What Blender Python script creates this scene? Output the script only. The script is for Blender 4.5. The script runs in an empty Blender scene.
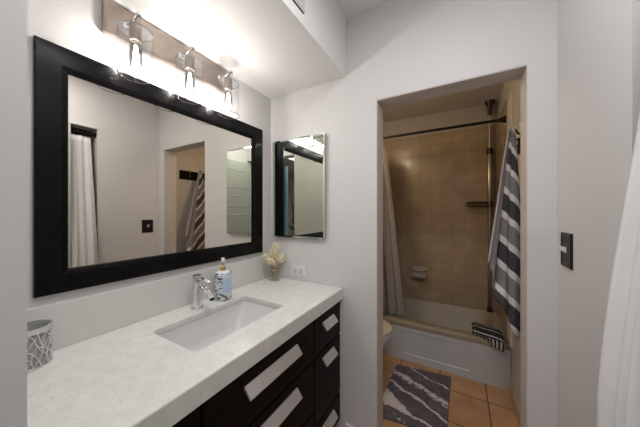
import bpy, bmesh, math, random
from mathutils import Vector, Matrix
random.seed(7)
PI = math.pi
S = bpy.context.scene
C = S.collection

# ------------------------------------------------------------------ camera
cam_d = bpy.data.cameras.new('camera')
cam = bpy.data.objects.new('camera', cam_d); C.objects.link(cam)
cam_d.sensor_fit = 'HORIZONTAL'; cam_d.sensor_width = 36.0
cam_d.lens = 241.6 / 640 * 36.0
cam_d.shift_y = -1.5 / 640
cam_d.clip_start = 0.01
cam.location = (1.164, 0.0, 1.33)
cam.rotation_euler = (PI / 2, 0, math.atan(139 / 241.6))
S.camera = cam

# ------------------------------------------------------------------ world, lights, exposure
W = bpy.data.worlds.new('world'); S.world = W; W.use_nodes = True
W.node_tree.nodes['Background'].inputs[0].default_value = (0.75, 0.85, 1.0, 1)
W.node_tree.nodes['Background'].inputs[1].default_value = 1.0
S.view_settings.view_transform = 'Standard'
S.view_settings.look = 'None'
S.view_settings.gamma = 1.0
S.view_settings.use_curve_mapping = False
S.view_settings.exposure = 0.28
HALL_W, BULB_W, BATH_W, ROOM_W = 15.0, 2.5, 7.6, 7.8


def area_light(name, loc, rot, sx, sy, power, col):
    d = bpy.data.lights.new(name, 'AREA'); d.shape = 'RECTANGLE'; d.size = sx; d.size_y = sy
    d.energy = power; d.color = col
    o = bpy.data.objects.new(name, d); C.objects.link(o); o.location = loc; o.rotation_euler = rot
    return o


area_light('hall_fill_light', (1.15, -1.25, 2.39), (0, 0, 0), 1.3, 1.3, HALL_W, (0.95, 0.97, 1.0))  # area fill added in place of hall daylight, no real lamp behind it

area_light('room_fill_light', (1.10, 0.40, 2.425), (0, 0, 0), 0.36, 0.36, ROOM_W, (0.98, 0.98, 1.0))  # added to lift the ambient light, no known lamp here

# ------------------------------------------------------------------ materials
def mat(name, col, rough=0.5, metal=0.0, spec=0.5, vary=0.0, vscale=8.0, bump=0.0, bscale=80.0, **kw):
    m = bpy.data.materials.new(name); m.use_nodes = True
    nt = m.node_tree; p = nt.nodes['Principled BSDF']
    p.inputs['Base Color'].default_value = (*col, 1)
    p.inputs['Roughness'].default_value = rough
    p.inputs['Metallic'].default_value = metal
    p.inputs['Specular IOR Level'].default_value = spec
    for k, v in kw.items():
        p.inputs[k.replace('_', ' ')].default_value = v
    tc = nt.nodes.new('ShaderNodeTexCoord')
    if vary > 0:
        n = nt.nodes.new('ShaderNodeTexNoise'); n.inputs['Scale'].default_value = vscale; n.inputs['Detail'].default_value = 4
        nt.links.new(tc.outputs['Object'], n.inputs['Vector'])
        r = nt.nodes.new('ShaderNodeValToRGB')
        r.color_ramp.elements[0].position = 0.3; r.color_ramp.elements[1].position = 0.7
        r.color_ramp.elements[0].color = (*[max(0, c * (1 - vary)) for c in col], 1)
        r.color_ramp.elements[1].color = (*[min(1, c * (1 + vary)) for c in col], 1)
        nt.links.new(n.outputs['Fac'], r.inputs['Fac']); nt.links.new(r.outputs['Color'], p.inputs['Base Color'])
    if bump > 0:
        n2 = nt.nodes.new('ShaderNodeTexNoise'); n2.inputs['Scale'].default_value = bscale; n2.inputs['Detail'].default_value = 3
        nt.links.new(tc.outputs['Object'], n2.inputs['Vector'])
        b = nt.nodes.new('ShaderNodeBump'); b.inputs['Strength'].default_value = bump; b.inputs['Distance'].default_value = 0.002
        nt.links.new(n2.outputs['Fac'], b.inputs['Height']); nt.links.new(b.outputs['Normal'], p.inputs['Normal'])
    return m


def N(m, t, **inp):
    n = m.node_tree.nodes.new(t)
    for k, v in inp.items():
        n.inputs[k].default_value = v
    return n


def L(m, a, b):
    m.node_tree.links.new(a, b)


def math_node(m, op, a, b=None):
    n = m.node_tree.nodes.new('ShaderNodeMath'); n.operation = op
    for i, v in enumerate((a, b)):
        if v is None: continue
        if isinstance(v, (int, float)): n.inputs[i].default_value = v
        else: L(m, v, n.inputs[i])
    return n.outputs[0]


def ramp(m, fac, stops, interp='LINEAR'):
    r = m.node_tree.nodes.new('ShaderNodeValToRGB'); r.color_ramp.interpolation = interp
    e = r.color_ramp.elements
    while len(e) < len(stops): e.new(0.5)
    for i, (p, c) in enumerate(stops):
        e[i].position = p; e[i].color = (*c, 1)
    L(m, fac, r.inputs['Fac'])
    return r.outputs['Color']


def bsdf(m): return m.node_tree.nodes['Principled BSDF']


WALL = mat('wall_paint', (0.66, 0.645, 0.64), 0.55, bump=0.08, bscale=160)
CEIL = mat('ceiling_paint', (0.80, 0.79, 0.78), 0.6, bump=0.06, bscale=120)
JAMB = mat('jamb_paint', (0.62, 0.575, 0.55), 0.5, bump=0.05)
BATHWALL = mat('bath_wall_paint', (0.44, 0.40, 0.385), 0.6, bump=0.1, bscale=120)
TRIMW = mat('trim_white', (0.72, 0.70, 0.68), 0.4)
TANTRIM = mat('tan_baseboard', (0.50, 0.42, 0.31), 0.45, vary=0.1)
IVORY = mat('ivory_trim', (0.62, 0.57, 0.52), 0.4)
BLACKWOOD = mat('espresso_wood', (0.006, 0.004, 0.0037), 0.45, spec=0.10, vary=0.35, vscale=14, bump=0.06)
FRAMEBLK = mat('black_lacquer', (0.005, 0.0045, 0.005), 0.20, spec=0.14, bump=0.03, bscale=60, vary=0.3, vscale=20)
STEEL = mat('brushed_pull', (0.66, 0.62, 0.61), 0.42, 0.75, bump=0.03, bscale=200)
CHROME = mat('chrome', (0.74, 0.75, 0.76), 0.15, 1.0)
NICKEL = mat('brushed_nickel', (0.36, 0.305, 0.27), 0.30, 1.0, vary=0.06, vscale=30)
MIRROR = mat('mirror_silver', (0.77, 0.73, 0.665), 0.0, 1.0)
MIRROR2 = mat('cabinet_mirror', (0.72, 0.78, 0.71), 0.0, 1.0)
CERAMIC = mat('white_porcelain', (0.74, 0.73, 0.72), 0.12, bump=0.0)
CREAMSEAT = mat('cream_seat', (0.62, 0.54, 0.44), 0.3)
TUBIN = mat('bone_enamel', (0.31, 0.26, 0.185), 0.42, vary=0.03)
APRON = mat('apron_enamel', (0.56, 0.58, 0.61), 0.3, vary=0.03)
BASIN = mat('basin_porcelain', (0.66, 0.66, 0.655), 0.15)
BLACKMET = mat('black_metal', (0.014, 0.012, 0.011), 0.35, 0.6)
BRONZE = mat('dark_bronze', (0.055, 0.04, 0.03), 0.4, 0.7, vary=0.2)
PEWTER = mat('pole_steel', (0.55, 0.48, 0.38), 0.28, 1.0)
SWITCHM = mat('switch_bronze', (0.018, 0.015, 0.014), 0.4, 0.0, spec=0.2, vary=0.15, vscale=40)
PLASTIC = mat('white_plastic', (0.74, 0.73, 0.71), 0.35)
GOLD = mat('gold_pump', (0.75, 0.52, 0.22), 0.25, 0.9)
CURT = mat('white_curtain', (0.74, 0.73, 0.735), 0.8, vary=0.03, vscale=5, bump=0.1, bscale=300)
LINER = mat('shower_liner', (0.56, 0.50, 0.47), 0.55, vary=0.04, Alpha=0.5)
LILAC = mat('lilac_terry', (0.34, 0.31, 0.325), 0.95, vary=0.12, vscale=150, bump=0.6, bscale=400)
CREAM = mat('dried_cream', (0.86, 0.78, 0.58), 0.85, vary=0.2, vscale=60)
STEMM = mat('dried_stem', (0.55, 0.40, 0.20), 0.8)
SILVERL = mat('silver_lattice', (0.66, 0.66, 0.66), 0.25, 0.8)
FROST = mat('frosted_cup', (0.42, 0.42, 0.42), 0.5)
HALLBLUE = mat('blue_door_paint', (0.30, 0.52, 0.62), 0.5)
LEAF = mat('leaf_green', (0.06, 0.14, 0.05), 0.5, vary=0.3)
TERRA = mat('pot_dark', (0.03, 0.03, 0.035), 0.5)
DOORW = mat('door_white', (0.50, 0.52, 0.47), 0.4)
VENTW = mat('vent_enamel', (0.62, 0.59, 0.575), 0.4)
DARKGAP = mat('gap_shade', (0.02, 0.018, 0.016), 0.8)  # flat dark colour for the shade inside vent gap and outlet slots


def glass_mat(name, tint, base):
    m = bpy.data.materials.new(name); m.use_nodes = True
    nt = m.node_tree; nt.nodes.remove(nt.nodes['Principled BSDF'])
    out = nt.nodes['Material Output']
    t = N(m, 'ShaderNodeBsdfTransparent'); t.inputs['Color'].default_value = (*tint, 1)
    g = N(m, 'ShaderNodeBsdfGlossy'); g.inputs['Roughness'].default_value = 0.04
    f = N(m, 'ShaderNodeLayerWeight'); f.inputs['Blend'].default_value = 0.35
    fac = math_node(m, 'ADD', math_node(m, 'MULTIPLY', f.outputs['Facing'], 0.22), base)
    mx = N(m, 'ShaderNodeMixShader')
    L(m, fac, mx.inputs[0]); L(m, t.outputs[0], mx.inputs[1]); L(m, g.outputs[0], mx.inputs[2])
    L(m, mx.outputs[0], out.inputs['Surface'])
    return m


GLASS = glass_mat('clear_glass', (0.985, 0.99, 0.995), 0.012)
GLASSRIM = glass_mat('glass_rim', (0.55, 0.55, 0.56), 0.25)


def emit(name, col, strength):
    m = bpy.data.materials.new(name); m.use_nodes = True
    p = bsdf(m); p.inputs['Base Color'].default_value = (*col, 1)
    p.inputs['Emission Color'].default_value = (*col, 1); p.inputs['Emission Strength'].default_value = strength
    return m


FILAMENT = emit('glowing_filament', (1.0, 0.90, 0.76), 40.0)
BATHGLOW = emit('bath_lamp_glow', (1.0, 0.72, 0.36), 4.0)


def quartz():
    m = mat('speckled_quartz', (0.72, 0.715, 0.69), 0.22)
    tc = N(m, 'ShaderNodeTexCoord')
    v = N(m, 'ShaderNodeTexVoronoi', Scale=270.0); L(m, tc.outputs['Object'], v.inputs['Vector'])
    n = N(m, 'ShaderNodeTexNoise', Scale=28.0, Detail=2.0); L(m, tc.outputs['Object'], n.inputs['Vector'])
    sep = N(m, 'ShaderNodeSeparateColor'); L(m, v.outputs['Color'], sep.inputs[0])
    rare = math_node(m, 'GREATER_THAN', sep.outputs[0], 0.92)
    near = math_node(m, 'LESS_THAN', v.outputs['Distance'], math_node(m, 'MULTIPLY', sep.outputs[1], 0.48))
    spk = math_node(m, 'MULTIPLY', rare, near)
    base = ramp(m, n.outputs['Fac'], [(0.3, (0.675, 0.67, 0.645)), (0.7, (0.745, 0.74, 0.715))])
    mx = N(m, 'ShaderNodeMix'); mx.data_type = 'RGBA'
    L(m, math_node(m, 'MULTIPLY', spk, 0.75), mx.inputs[0]); L(m, base, mx.inputs[6]); mx.inputs[7].default_value = (0.30, 0.27, 0.25, 1)
    L(m, mx.outputs[2], bsdf(m).inputs['Base Color'])
    return m


def tiles(name, axes, size, c1, c2, grout, mortar, origin, rough, bump=0.3, bias=0.0, offset=0.0):
    """axes: two of 'XYZ' used as the tile plane; origin puts a joint there"""
    m = mat(name, c1, rough)
    g = N(m, 'ShaderNodeNewGeometry')
    s = N(m, 'ShaderNodeSeparateXYZ'); L(m, g.outputs['Position'], s.inputs[0])
    cmb = N(m, 'ShaderNodeCombineXYZ')
    L(m, math_node(m, 'ADD', s.outputs[axes[0]], 20 * size - origin[0]), cmb.inputs[0])
    L(m, math_node(m, 'ADD', s.outputs[axes[1]], 20 * size - origin[1]), cmb.inputs[1])
    b = N(m, 'ShaderNodeTexBrick'); b.offset = offset; b.squash = 1.0
    L(m, cmb.outputs[0], b.inputs['Vector'])
    b.inputs['Scale'].default_value = 1.0
    b.inputs['Brick Width'].default_value = size; b.inputs['Row Height'].default_value = size
    b.inputs['Mortar Size'].default_value = mortar; b.inputs['Mortar Smooth'].default_value = 0.15
    b.inputs['Bias'].default_value = bias
    b.inputs['Color1'].default_value = (*c1, 1); b.inputs['Color2'].default_value = (*c2, 1); b.inputs['Mortar'].default_value = (*grout, 1)
    n = N(m, 'ShaderNodeTexNoise', Scale=6.0, Detail=5.0); L(m, g.outputs['Position'], n.inputs['Vector'])
    mr = ramp(m, n.outputs['Fac'], [(0.3, (0.82, 0.82, 0.82)), (0.7, (1.12, 1.10, 1.08))])
    mx = N(m, 'ShaderNodeMix'); mx.data_type = 'RGBA'; mx.blend_type = 'MULTIPLY'; mx.inputs[0].default_value = 1.0
    L(m, b.outputs['Color'], mx.inputs[6]); L(m, mr, mx.inputs[7])
    L(m, mx.outputs[2], bsdf(m).inputs['Base Color'])
    bp = N(m, 'ShaderNodeBump', Strength=bump, Distance=0.003); bp.invert = True
    L(m, b.outputs['Fac'], bp.inputs['Height']); L(m, bp.outputs['Normal'], bsdf(m).inputs['Normal'])
    return m


QUARTZ = quartz()
FLOORT = tiles('terracotta_tile', ('X', 'Y'), 0.31, (0.45, 0.255, 0.135), (0.50, 0.30, 0.165), (0.16, 0.095, 0.05), 0.005, (1.34, 2.05), 0.45, 0.5)
TILEXZ = tiles('wall_tile_long', ('X', 'Z'), 0.108, (0.40, 0.315, 0.215), (0.43, 0.34, 0.235), (0.29, 0.225, 0.155), 0.0018, (0.03, 0.345), 0.2)
TILEYZ = tiles('wall_tile_end', ('Y', 'Z'), 0.108, (0.40, 0.315, 0.215), (0.43, 0.34, 0.235), (0.29, 0.225, 0.155), 0.0018, (2.96, 0.345), 0.2)


def stripe_towel():
    m = mat('striped_terry', (0.5, 0.5, 0.5), 0.95, bump=0.7, bscale=350)
    uv = N(m, 'ShaderNodeUVMap'); s = N(m, 'ShaderNodeSeparateXYZ'); L(m, uv.outputs[0], s.inputs[0])
    q = math_node(m, 'ADD', s.outputs[1], math_node(m, 'MULTIPLY', s.outputs[0], 1.0))
    f = math_node(m, 'FRACT', math_node(m, 'DIVIDE', q, 0.236))
    W_, D_, G_ = (0.70, 0.67, 0.65), (0.062, 0.055, 0.062), (0.235, 0.215, 0.22)
    c = ramp(m, f, [(0.0, W_), (0.14, D_), (0.50, W_), (0.64, G_)], 'CONSTANT')
    L(m, c, bsdf(m).inputs['Base Color'])
    return m


def hand_towel_mat():
    m = mat('black_white_terry', (0.1, 0.1, 0.1), 0.95, bump=0.6, bscale=350)
    uv = N(m, 'ShaderNodeUVMap'); s = N(m, 'ShaderNodeSeparateXYZ'); L(m, uv.outputs[0], s.inputs[0])
    K, Wt = (0.02, 0.019, 0.023), (0.50, 0.49, 0.50)
    top = ramp(m, math_node(m, 'FRACT', math_node(m, 'DIVIDE', s.outputs[1], 0.044)), [(0.0, K), (0.68, Wt), (0.86, K)], 'CONSTANT')
    fl = ramp(m, math_node(m, 'FRACT', math_node(m, 'DIVIDE', s.outputs[0], 0.02)), [(0.0, K), (0.5, Wt)], 'CONSTANT')
    mx = N(m, 'ShaderNodeMix'); mx.data_type = 'RGBA'
    L(m, math_node(m, 'GREATER_THAN', s.outputs[1], 0.27), mx.inputs[0]); L(m, top, mx.inputs[6]); L(m, fl, mx.inputs[7])
    L(m, mx.outputs[2], bsdf(m).inputs['Base Color'])
    return m


def rug_mat():
    m = mat('marbled_rug', (0.2, 0.18, 0.2), 0.95, bump=0.7, bscale=260)
    tc = N(m, 'ShaderNodeTexCoord')
    sp = N(m, 'ShaderNodeSeparateXYZ'); L(m, tc.outputs['Object'], sp.inputs[0])
    x, y = sp.outputs[0], sp.outputs[1]
    def noise(scale, detail, rough=0.55):
        n = N(m, 'ShaderNodeTexNoise', Scale=scale, Detail=detail, Roughness=rough); L(m, tc.outputs['Object'], n.inputs['Vector'])
        return math_node(m, 'SUBTRACT', n.outputs['Fac'], 0.5)
    big, mid, fine = noise(4.5, 2.0), noise(16.0, 4.0, 0.65), noise(45.0, 3.0, 0.7)
    w = math_node(m, 'ADD', y, math_node(m, 'MULTIPLY', math_node(m, 'SUBTRACT', x, 0.9), 0.46))
    w = math_node(m, 'ADD', w, math_node(m, 'MULTIPLY', big, 0.10))
    w = math_node(m, 'ADD', w, math_node(m, 'MULTIPLY', mid, 0.045))
    left = math_node(m, 'MAXIMUM', math_node(m, 'SUBTRACT', 0.90, x), 0.0)
    def streak(c, wid, ragged, taper=0.0):
        d = math_node(m, 'ABSOLUTE', math_node(m, 'SUBTRACT', w, c))
        lim = math_node(m, 'ADD', math_node(m, 'ADD', math_node(m, 'MULTIPLY', fine, ragged), wid), math_node(m, 'MULTIPLY', left, taper))
        return math_node(m, 'LESS_THAN', d, lim)
    tot = streak(2.105, 0.006, 0.06)
    for a in ((1.950, 0.020, 0.12), (1.915, 0.002, 0.07), (1.808, 0.009, 0.03), (1.655, 0.010, 0.05, 0.30), (1.56, -0.002, 0.10), (2.03, -0.006, 0.07), (1.46, 0.0, 0.1)):
        tot = math_node(m, 'MAXIMUM', tot, streak(*a))
    base = ramp(m, math_node(m, 'ADD', mid, 0.5), [(0.35, (0.085, 0.070, 0.088)), (0.65, (0.135, 0.112, 0.130))])
    mx = N(m, 'ShaderNodeMix'); mx.data_type = 'RGBA'
    L(m, tot, mx.inputs[0]); L(m, base, mx.inputs[6]); mx.inputs[7].default_value = (0.58, 0.53, 0.55, 1)
    L(m, mx.outputs[2], bsdf(m).inputs['Base Color'])
    return m


def soap_mat():
    m = mat('printed_ceramic', (0.8, 0.8, 0.8), 0.2)
    tc = N(m, 'ShaderNodeTexCoord')
    mp = N(m, 'ShaderNodeMapping'); mp.inputs['Rotation'].default_value = (0.5, 0.6, 0.3); mp.inputs['Scale'].default_value = (1, 1.0, 2.6)
    L(m, tc.outputs['Object'], mp.inputs['Vector'])
    v = N(m, 'ShaderNodeTexVoronoi', Scale=42.0); L(m, mp.outputs[0], v.inputs['Vector'])
    n = N(m, 'ShaderNodeTexNoise', Scale=30.0, Detail=1.0); L(m, tc.outputs['Object'], n.inputs['Vector'])
    leaf = math_node(m, 'MULTIPLY', math_node(m, 'LESS_THAN', v.outputs['Distance'], 0.47), math_node(m, 'GREATER_THAN', n.outputs['Fac'], 0.47))
    mx = N(m, 'ShaderNodeMix'); mx.data_type = 'RGBA'
    L(m, leaf, mx.inputs[0]); mx.inputs[6].default_value = (0.68, 0.70, 0.74, 1); mx.inputs[7].default_value = (0.12, 0.13, 0.17, 1)
    L(m, mx.outputs[2], bsdf(m).inputs['Base Color'])
    return m


STRIPE, HANDT, RUG, SOAP = stripe_towel(), hand_towel_mat(), rug_mat(), soap_mat()
BLUELABEL = mat('pale_blue_label', (0.47, 0.59, 0.74), 0.35)


# ------------------------------------------------------------------ mesh helpers (all in world coordinates)
def box(bm, x0, x1, y0, y1, z0, z1, bev=0.0, seg=2):
    vs = [bm.verts.new((x, y, z)) for x in (x0, x1) for y in (y0, y1) for z in (z0, z1)]
    fs = []
    for q in ((0, 1, 3, 2), (4, 6, 7, 5), (0, 4, 5, 1), (2, 3, 7, 6), (0, 2, 6, 4), (1, 5, 7, 3)):
        fs.append(bm.faces.new([vs[i] for i in q]))
    if bev > 0:
        es = list({e for f in fs for e in f.edges})
        bmesh.ops.bevel(bm, geom=es, offset=bev, segments=seg, affect='EDGES', profile=0.5)
    return fs


def boxm(*a, **k):
    bm = bmesh.new(); box(bm, *a, **k); return bm


def loft(bm, loops, cap0=True, cap1=True, closed=True):
    rows = [[bm.verts.new(p) for p in lp] for lp in loops]
    n = len(rows[0])
    for a, b in zip(rows[:-1], rows[1:]):
        for i in range(n if closed else n - 1):
            j = (i + 1) % n
            try: bm.faces.new((a[i], a[j], b[j], b[i]))
            except ValueError: pass
    if cap0: bm.faces.new(rows[0][::-1])
    if cap1: bm.faces.new(rows[-1])
    return rows


def rrect(cx, cy, hx, hy, r, z, n=5):
    pts = []
    for qx, qy, a0 in ((1, 1, 0), (-1, 1, PI / 2), (-1, -1, PI), (1, -1, 1.5 * PI)):
        for k in range(n + 1):
            a = a0 + k / n * PI / 2
            pts.append((cx + qx * (hx - r) + r * math.cos(a), cy + qy * (hy - r) + r * math.sin(a), z))
    return pts


def ring(cx, cy, rx, ry, z, n=24):
    return [(cx + rx * math.cos(2 * PI * k / n), cy + ry * math.sin(2 * PI * k / n), z) for k in range(n)]


def lathe(bm, cx, cy, prof, n=24, cap0=True, cap1=True):
    loft(bm, [ring(cx, cy, r, r, z, n) for r, z in prof], cap0, cap1)


def lathem(*a, **k):
    bm = bmesh.new(); lathe(bm, *a, **k); return bm


def tube(bm, pts, r, n=10, cap=True):
    pts = [Vector(p) for p in pts]
    rs = r if isinstance(r, (list, tuple)) else [r] * len(pts)
    loops = []; ref = None
    for i, p in enumerate(pts):
        d = (pts[min(i + 1, len(pts) - 1)] - pts[max(i - 1, 0)]).normalized()
        if ref is None:
            ref = Vector((0, 0, 1)) if abs(d.z) < 0.9 else Vector((1, 0, 0))
        u = d.cross(ref).normalized(); v = d.cross(u).normalized(); ref = -v if False else ref
        loops.append([tuple(p + rs[i] * (math.cos(2 * PI * k / n) * u + math.sin(2 * PI * k / n) * v)) for k in range(n)])
    loft(bm, loops, cap, cap)


def tubem(*a, **k):
    bm = bmesh.new(); tube(bm, *a, **k); return bm


def rect_frame(bm, fn, prof):
    """prof: list of (inset, height); fn(inset, height) -> four corner points"""
    loops = [fn(i, hgt) for i, hgt in prof]
    rows = [[bm.verts.new(p) for p in lp] for lp in loops]
    m = len(rows)
    for a in range(m):
        b = (a + 1) % m
        for i in range(4):
            j = (i + 1) % 4
            bm.faces.new((rows[a][i], rows[a][j], rows[b][j], rows[b][i]))


def obj(name, bm, m, parent=None, smooth=None, solid=0.0):
    bmesh.ops.recalc_face_normals(bm, faces=bm.faces)
    me = bpy.data.meshes.new(name)
    off = Vector((0, 0, 0)); p = parent
    while p is not None:
        off += Vector(p.location); p = p.parent
    for v in bm.verts: v.co -= off
    bm.to_mesh(me); bm.free()
    o = bpy.data.objects.new(name, me); C.objects.link(o)
    if m: me.materials.append(m)
    if parent: o.parent = parent
    if smooth is not None:
        for f in me.polygons: f.use_smooth = True
        if smooth > 0:
            try: me.set_sharp_from_angle(angle=math.radians(smooth))
            except Exception: pass
    if solid:
        md = o.modifiers.new('thickness', 'SOLIDIFY'); md.thickness = solid; md.offset = 0
    return o


def thing(name, label, cat, loc=(0, 0, 0), group=None):
    o = bpy.data.objects.new(name, None); C.objects.link(o)
    o.location = loc; o.empty_display_size = 0.05
    o['label'] = label; o['category'] = cat
    if group: o['group'] = group
    return o


def tag(o, label, cat, group=None):
    o['label'] = label; o['category'] = cat
    if group: o['group'] = group
    return o


def struct(name, bm, m, parent=None, smooth=None):
    o = obj(name, bm, m, parent, smooth)
    if parent is None: o['kind'] = 'structure'
    return o


# ------------------------------------------------------------------ room shell
H = 2.475          # main ceiling
HB = 2.43          # bath ceiling
DX0, DX1, DZ = 0.766, 1.416, 1.953
bm = bmesh.new(); box(bm, -0.14, 3.4, -3.2, 3.1, -0.1, 0.0); struct('floor', bm, FLOORT)
bm = bmesh.new(); box(bm, -0.12, 0.0, -0.06, 1.44, 0, H); struct('wall_left', bm, WALL)
bm = bmesh.new()                                                  # wall with the bath doorway
box(bm, 0.0, DX0, 1.32, 1.44, 0, H); box(bm, DX1, 1.507, 1.32, 1.44, 0, H); box(bm, DX0, DX1, 1.32, 1.44, DZ, H)
struct('wall_back', bm, WALL)
bm = bmesh.new()                                                  # painted returns of the doorway
box(bm, DX0 - 0.001, DX0 + 0.004, 1.3225, 1.441, 0, DZ - 0.004); box(bm, DX1 - 0.004, DX1 + 0.001, 1.3225, 1.441, 0, DZ - 0.004)
box(bm, DX0 - 0.001, DX1 + 0.001, 1.3225, 1.441, DZ - 0.004, DZ + 0.001)
struct('trim_1', bm, JAMB)
OY0, OY1, OZ = 0.10, 0.834, 2.03                                   # closet opening in the right wall
bm = bmesh.new()
box(bm, 1.507, 1.62, OY1, 1.44, 0, H); box(bm, 1.507, 1.62, -0.06, OY0, 0, H); box(bm, 1.507, 1.62, OY0, OY1, OZ, H)
struct('wall_right', bm, WALL)
bm = bmesh.new()
box(bm, 1.62, 2.25, OY0 - 0.05, OY0, 0, 2.3); box(bm, 1.62, 2.25, OY1, OY1 + 0.05, 0, 2.3)
box(bm, 2.25, 2.3, OY0 - 0.05, OY1 + 0.05, 0, 2.3); box(bm, 1.62, 2.3, OY0 - 0.05, OY1 + 0.05, 2.3, 2.35)
struct('wall_closet', bm, WALL)
bm = bmesh.new()                                                  # entrance wall beside the camera
box(bm, 0.0, 0.668, -0.06, 0.084, 0, H); box(bm, 1.5, 1.507, -0.06, 0.084, 0, H); box(bm, 0.668, 1.5, -0.06, 0.084, 2.06, H)
struct('wall_front', bm, WALL)
bm = bmesh.new()                                                  # bath room walls
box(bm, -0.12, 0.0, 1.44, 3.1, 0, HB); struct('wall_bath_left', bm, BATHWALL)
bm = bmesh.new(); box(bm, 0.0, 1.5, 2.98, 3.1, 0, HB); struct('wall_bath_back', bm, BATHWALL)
bm = bmesh.new(); box(bm, 1.5, 1.62, 1.44, 3.1, 0, HB); struct('wall_bath_right', bm, IVORY)
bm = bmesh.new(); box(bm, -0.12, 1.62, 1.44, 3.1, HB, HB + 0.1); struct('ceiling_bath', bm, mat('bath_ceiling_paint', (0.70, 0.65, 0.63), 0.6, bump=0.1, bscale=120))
bm = bmesh.new(); box(bm, 0.582, 1.62, -0.06, 1.44, H, H + 0.1); struct('ceiling', bm, CEIL)
bm = bmesh.new(); box(bm, 0.0, 0.582, 0.084, 1.32, 2.135, H + 0.1); struct('ceiling_soffit', bm, CEIL)
# tile surround
bm = bmesh.new(); box(bm, 0.02, 1.48, 2.96, 2.98, 0.345, 2.2); struct('wall_tile_back', bm, TILEXZ)
bm = bmesh.new(); box(bm, 1.48, 1.5, 2.32, 2.98, 0.345, 2.2); struct('wall_tile_right', bm, TILEYZ)
bm = bmesh.new(); box(bm, 0.0, 0.02, 2.32, 2.98, 0.345, 2.2); struct('wall_tile_left', bm, TILEYZ)
bm = bmesh.new(); box(bm, 1.484, 1.5, 2.18, 2.32, 0.352, 2.19, 0.004); struct('trim_2', bm, TRIMW)
bm = bmesh.new(); box(bm, 1.488, 1.5, 1.44, 2.25, 0, 0.085, 0.003); struct('baseboard_right', bm, TANTRIM)
bm = bmesh.new(); box(bm, 0.58, DX0 - 0.004, 1.308, 1.32, 0, 0.08, 0.003); struct('baseboard_back', bm, TRIMW)
# closet opening casing
bm = bmesh.new(); box(bm, 1.5005, 1.5065, OY0, OY1 + 0.004, OZ, OZ + 0.022, 0.001); struct('trim_3', bm, TRIMW)
# hall behind the camera
bm = bmesh.new()
box(bm, -0.14, -0.02, -3.2, -0.06, 0, H); struct('wall_hall_left', bm, WALL)
bm = bmesh.new(); box(bm, 3.2, 3.32, -3.2, -0.06, 0, H); struct('wall_hall_right', bm, WALL)
bm = bmesh.new(); box(bm, -0.14, 3.32, -3.32, -3.2, 0, H); struct('wall_hall_back', bm, WALL)
bm = bmesh.new(); box(bm, 1.62, 3.32, -0.18, -0.06, 0, H); struct('wall_hall_front', bm, WALL)
bm = bmesh.new(); box(bm, -0.14, 3.32, -3.32, -0.06, H, H + 0.1); struct('ceiling_hall', bm, CEIL)
# entry door, swung open against the right wall, in front of the closet opening
bm = bmesh.new(); box(bm, 1.442, 1.474, 0.090, 0.655, 0.012, 2.02, 0.002)
dr = struct('door_1', bm, DOORW)
bm = bmesh.new()
for z0, z1 in ((0.2, 0.75), (0.86, 1.30), (1.40, 1.55), (1.65, 1.90)):
    for y0, y1 in ((0.15, 0.60),):
        def fn(i, hgt, y0=y0, y1=y1, z0=z0, z1=z1):
            return [(1.442 - hgt, y0 + i, z0 + i), (1.442 - hgt, y1 - i, z0 + i), (1.442 - hgt, y1 - i, z1 - i), (1.442 - hgt, y0 + i, z1 - i)]
        rect_frame(bm, fn, [(0, 0), (0.004, 0.003), (0.010, 0.003), (0.014, 0)])
obj('panel_moulding', bm, DOORW, dr)
hd = boxm(0, 0.70, -0.02, 0.02, 0.01, 2.15, bev=0.004)
bmesh.ops.rotate(hd, verts=hd.verts, cent=(0, 0, 0), matrix=Matrix.Rotation(math.radians(-45), 3, 'Z'))
bmesh.ops.translate(hd, verts=hd.verts, vec=(1.53, -0.88, 0))
struct('door_2', hd, HALLBLUE)

# ------------------------------------------------------------------ vanity cabinet
CT = 0.877; CB = 0.813
van = thing('vanity_cabinet', 'dark espresso vanity cabinet with flat drawers under the speckled counter', 'cabinet', (0.28, 0.68, 0))
bm = bmesh.new()
box(bm, 0.004, 0.53, 0.088, 1.30, 0.10, 0.13)
box(bm, 0.004, 0.02, 0.088, 1.30, 0.13, CB)
box(bm, 0.02, 0.53, 0.088, 0.104, 0.13, CB); box(bm, 0.02, 0.53, 1.282, 1.306, 0.13, CB)
box(bm, 0.02, 0.53, 0.40, 0.42, 0.13, CB); box(bm, 0.02, 0.53, 0.997, 1.013, 0.13, CB)
box(bm, 0.515, 0.53, 0.104, 1.282, 0.13, CB)
obj('body', bm, BLACKWOOD, van)
obj('toe_kick', boxm(0.44, 0.46, 0.088, 1.30, 0.0, 0.10), BLACKWOOD, van)


def drawer(y0, y1, z0, z1, handle, hz):
    d = obj('drawer', boxm(0.53, 0.553, y0 + 0.002, y1 - 0.002, z0 + 0.002, z1 - 0.002, bev=0.0025), BLACKWOOD, van)
    a, b = handle
    bm = bmesh.new()                                              # tilted tab pull, wedge in section
    sec = [(0.553, hz + 0.003), (0.557, hz + 0.004), (0.583, hz - 0.030), (0.583, hz - 0.033), (0.579, hz - 0.033), (0.553, hz - 0.006)]
    loft(bm, [[(x, a, z) for x, z in sec], [(x, b, z) for x, z in sec]])
    obj('handle', bm, STEEL, d)
    return d


for z0, z1, hz in ((0.617, 0.808, 0.756), (0.27, 0.611, 0.573), (0.105, 0.265, 0.222)):
    drawer(1.008, 1.302, z0, z1, (1.085, 1.212), hz)
for z0, z1, hz in ((0.612, 0.808, 0.753), (0.36, 0.606, 0.565), (0.105, 0.354, 0.315)):
    drawer(0.415, 1.004, z0, z1, (0.562, 0.86), hz)
for z0, z1, hz in ((0.617, 0.808, 0.756), (0.27, 0.611, 0.573), (0.105, 0.265, 0.222)):
    drawer(0.09, 0.411, z0, z1, (0.175, 0.302), hz)

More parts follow.
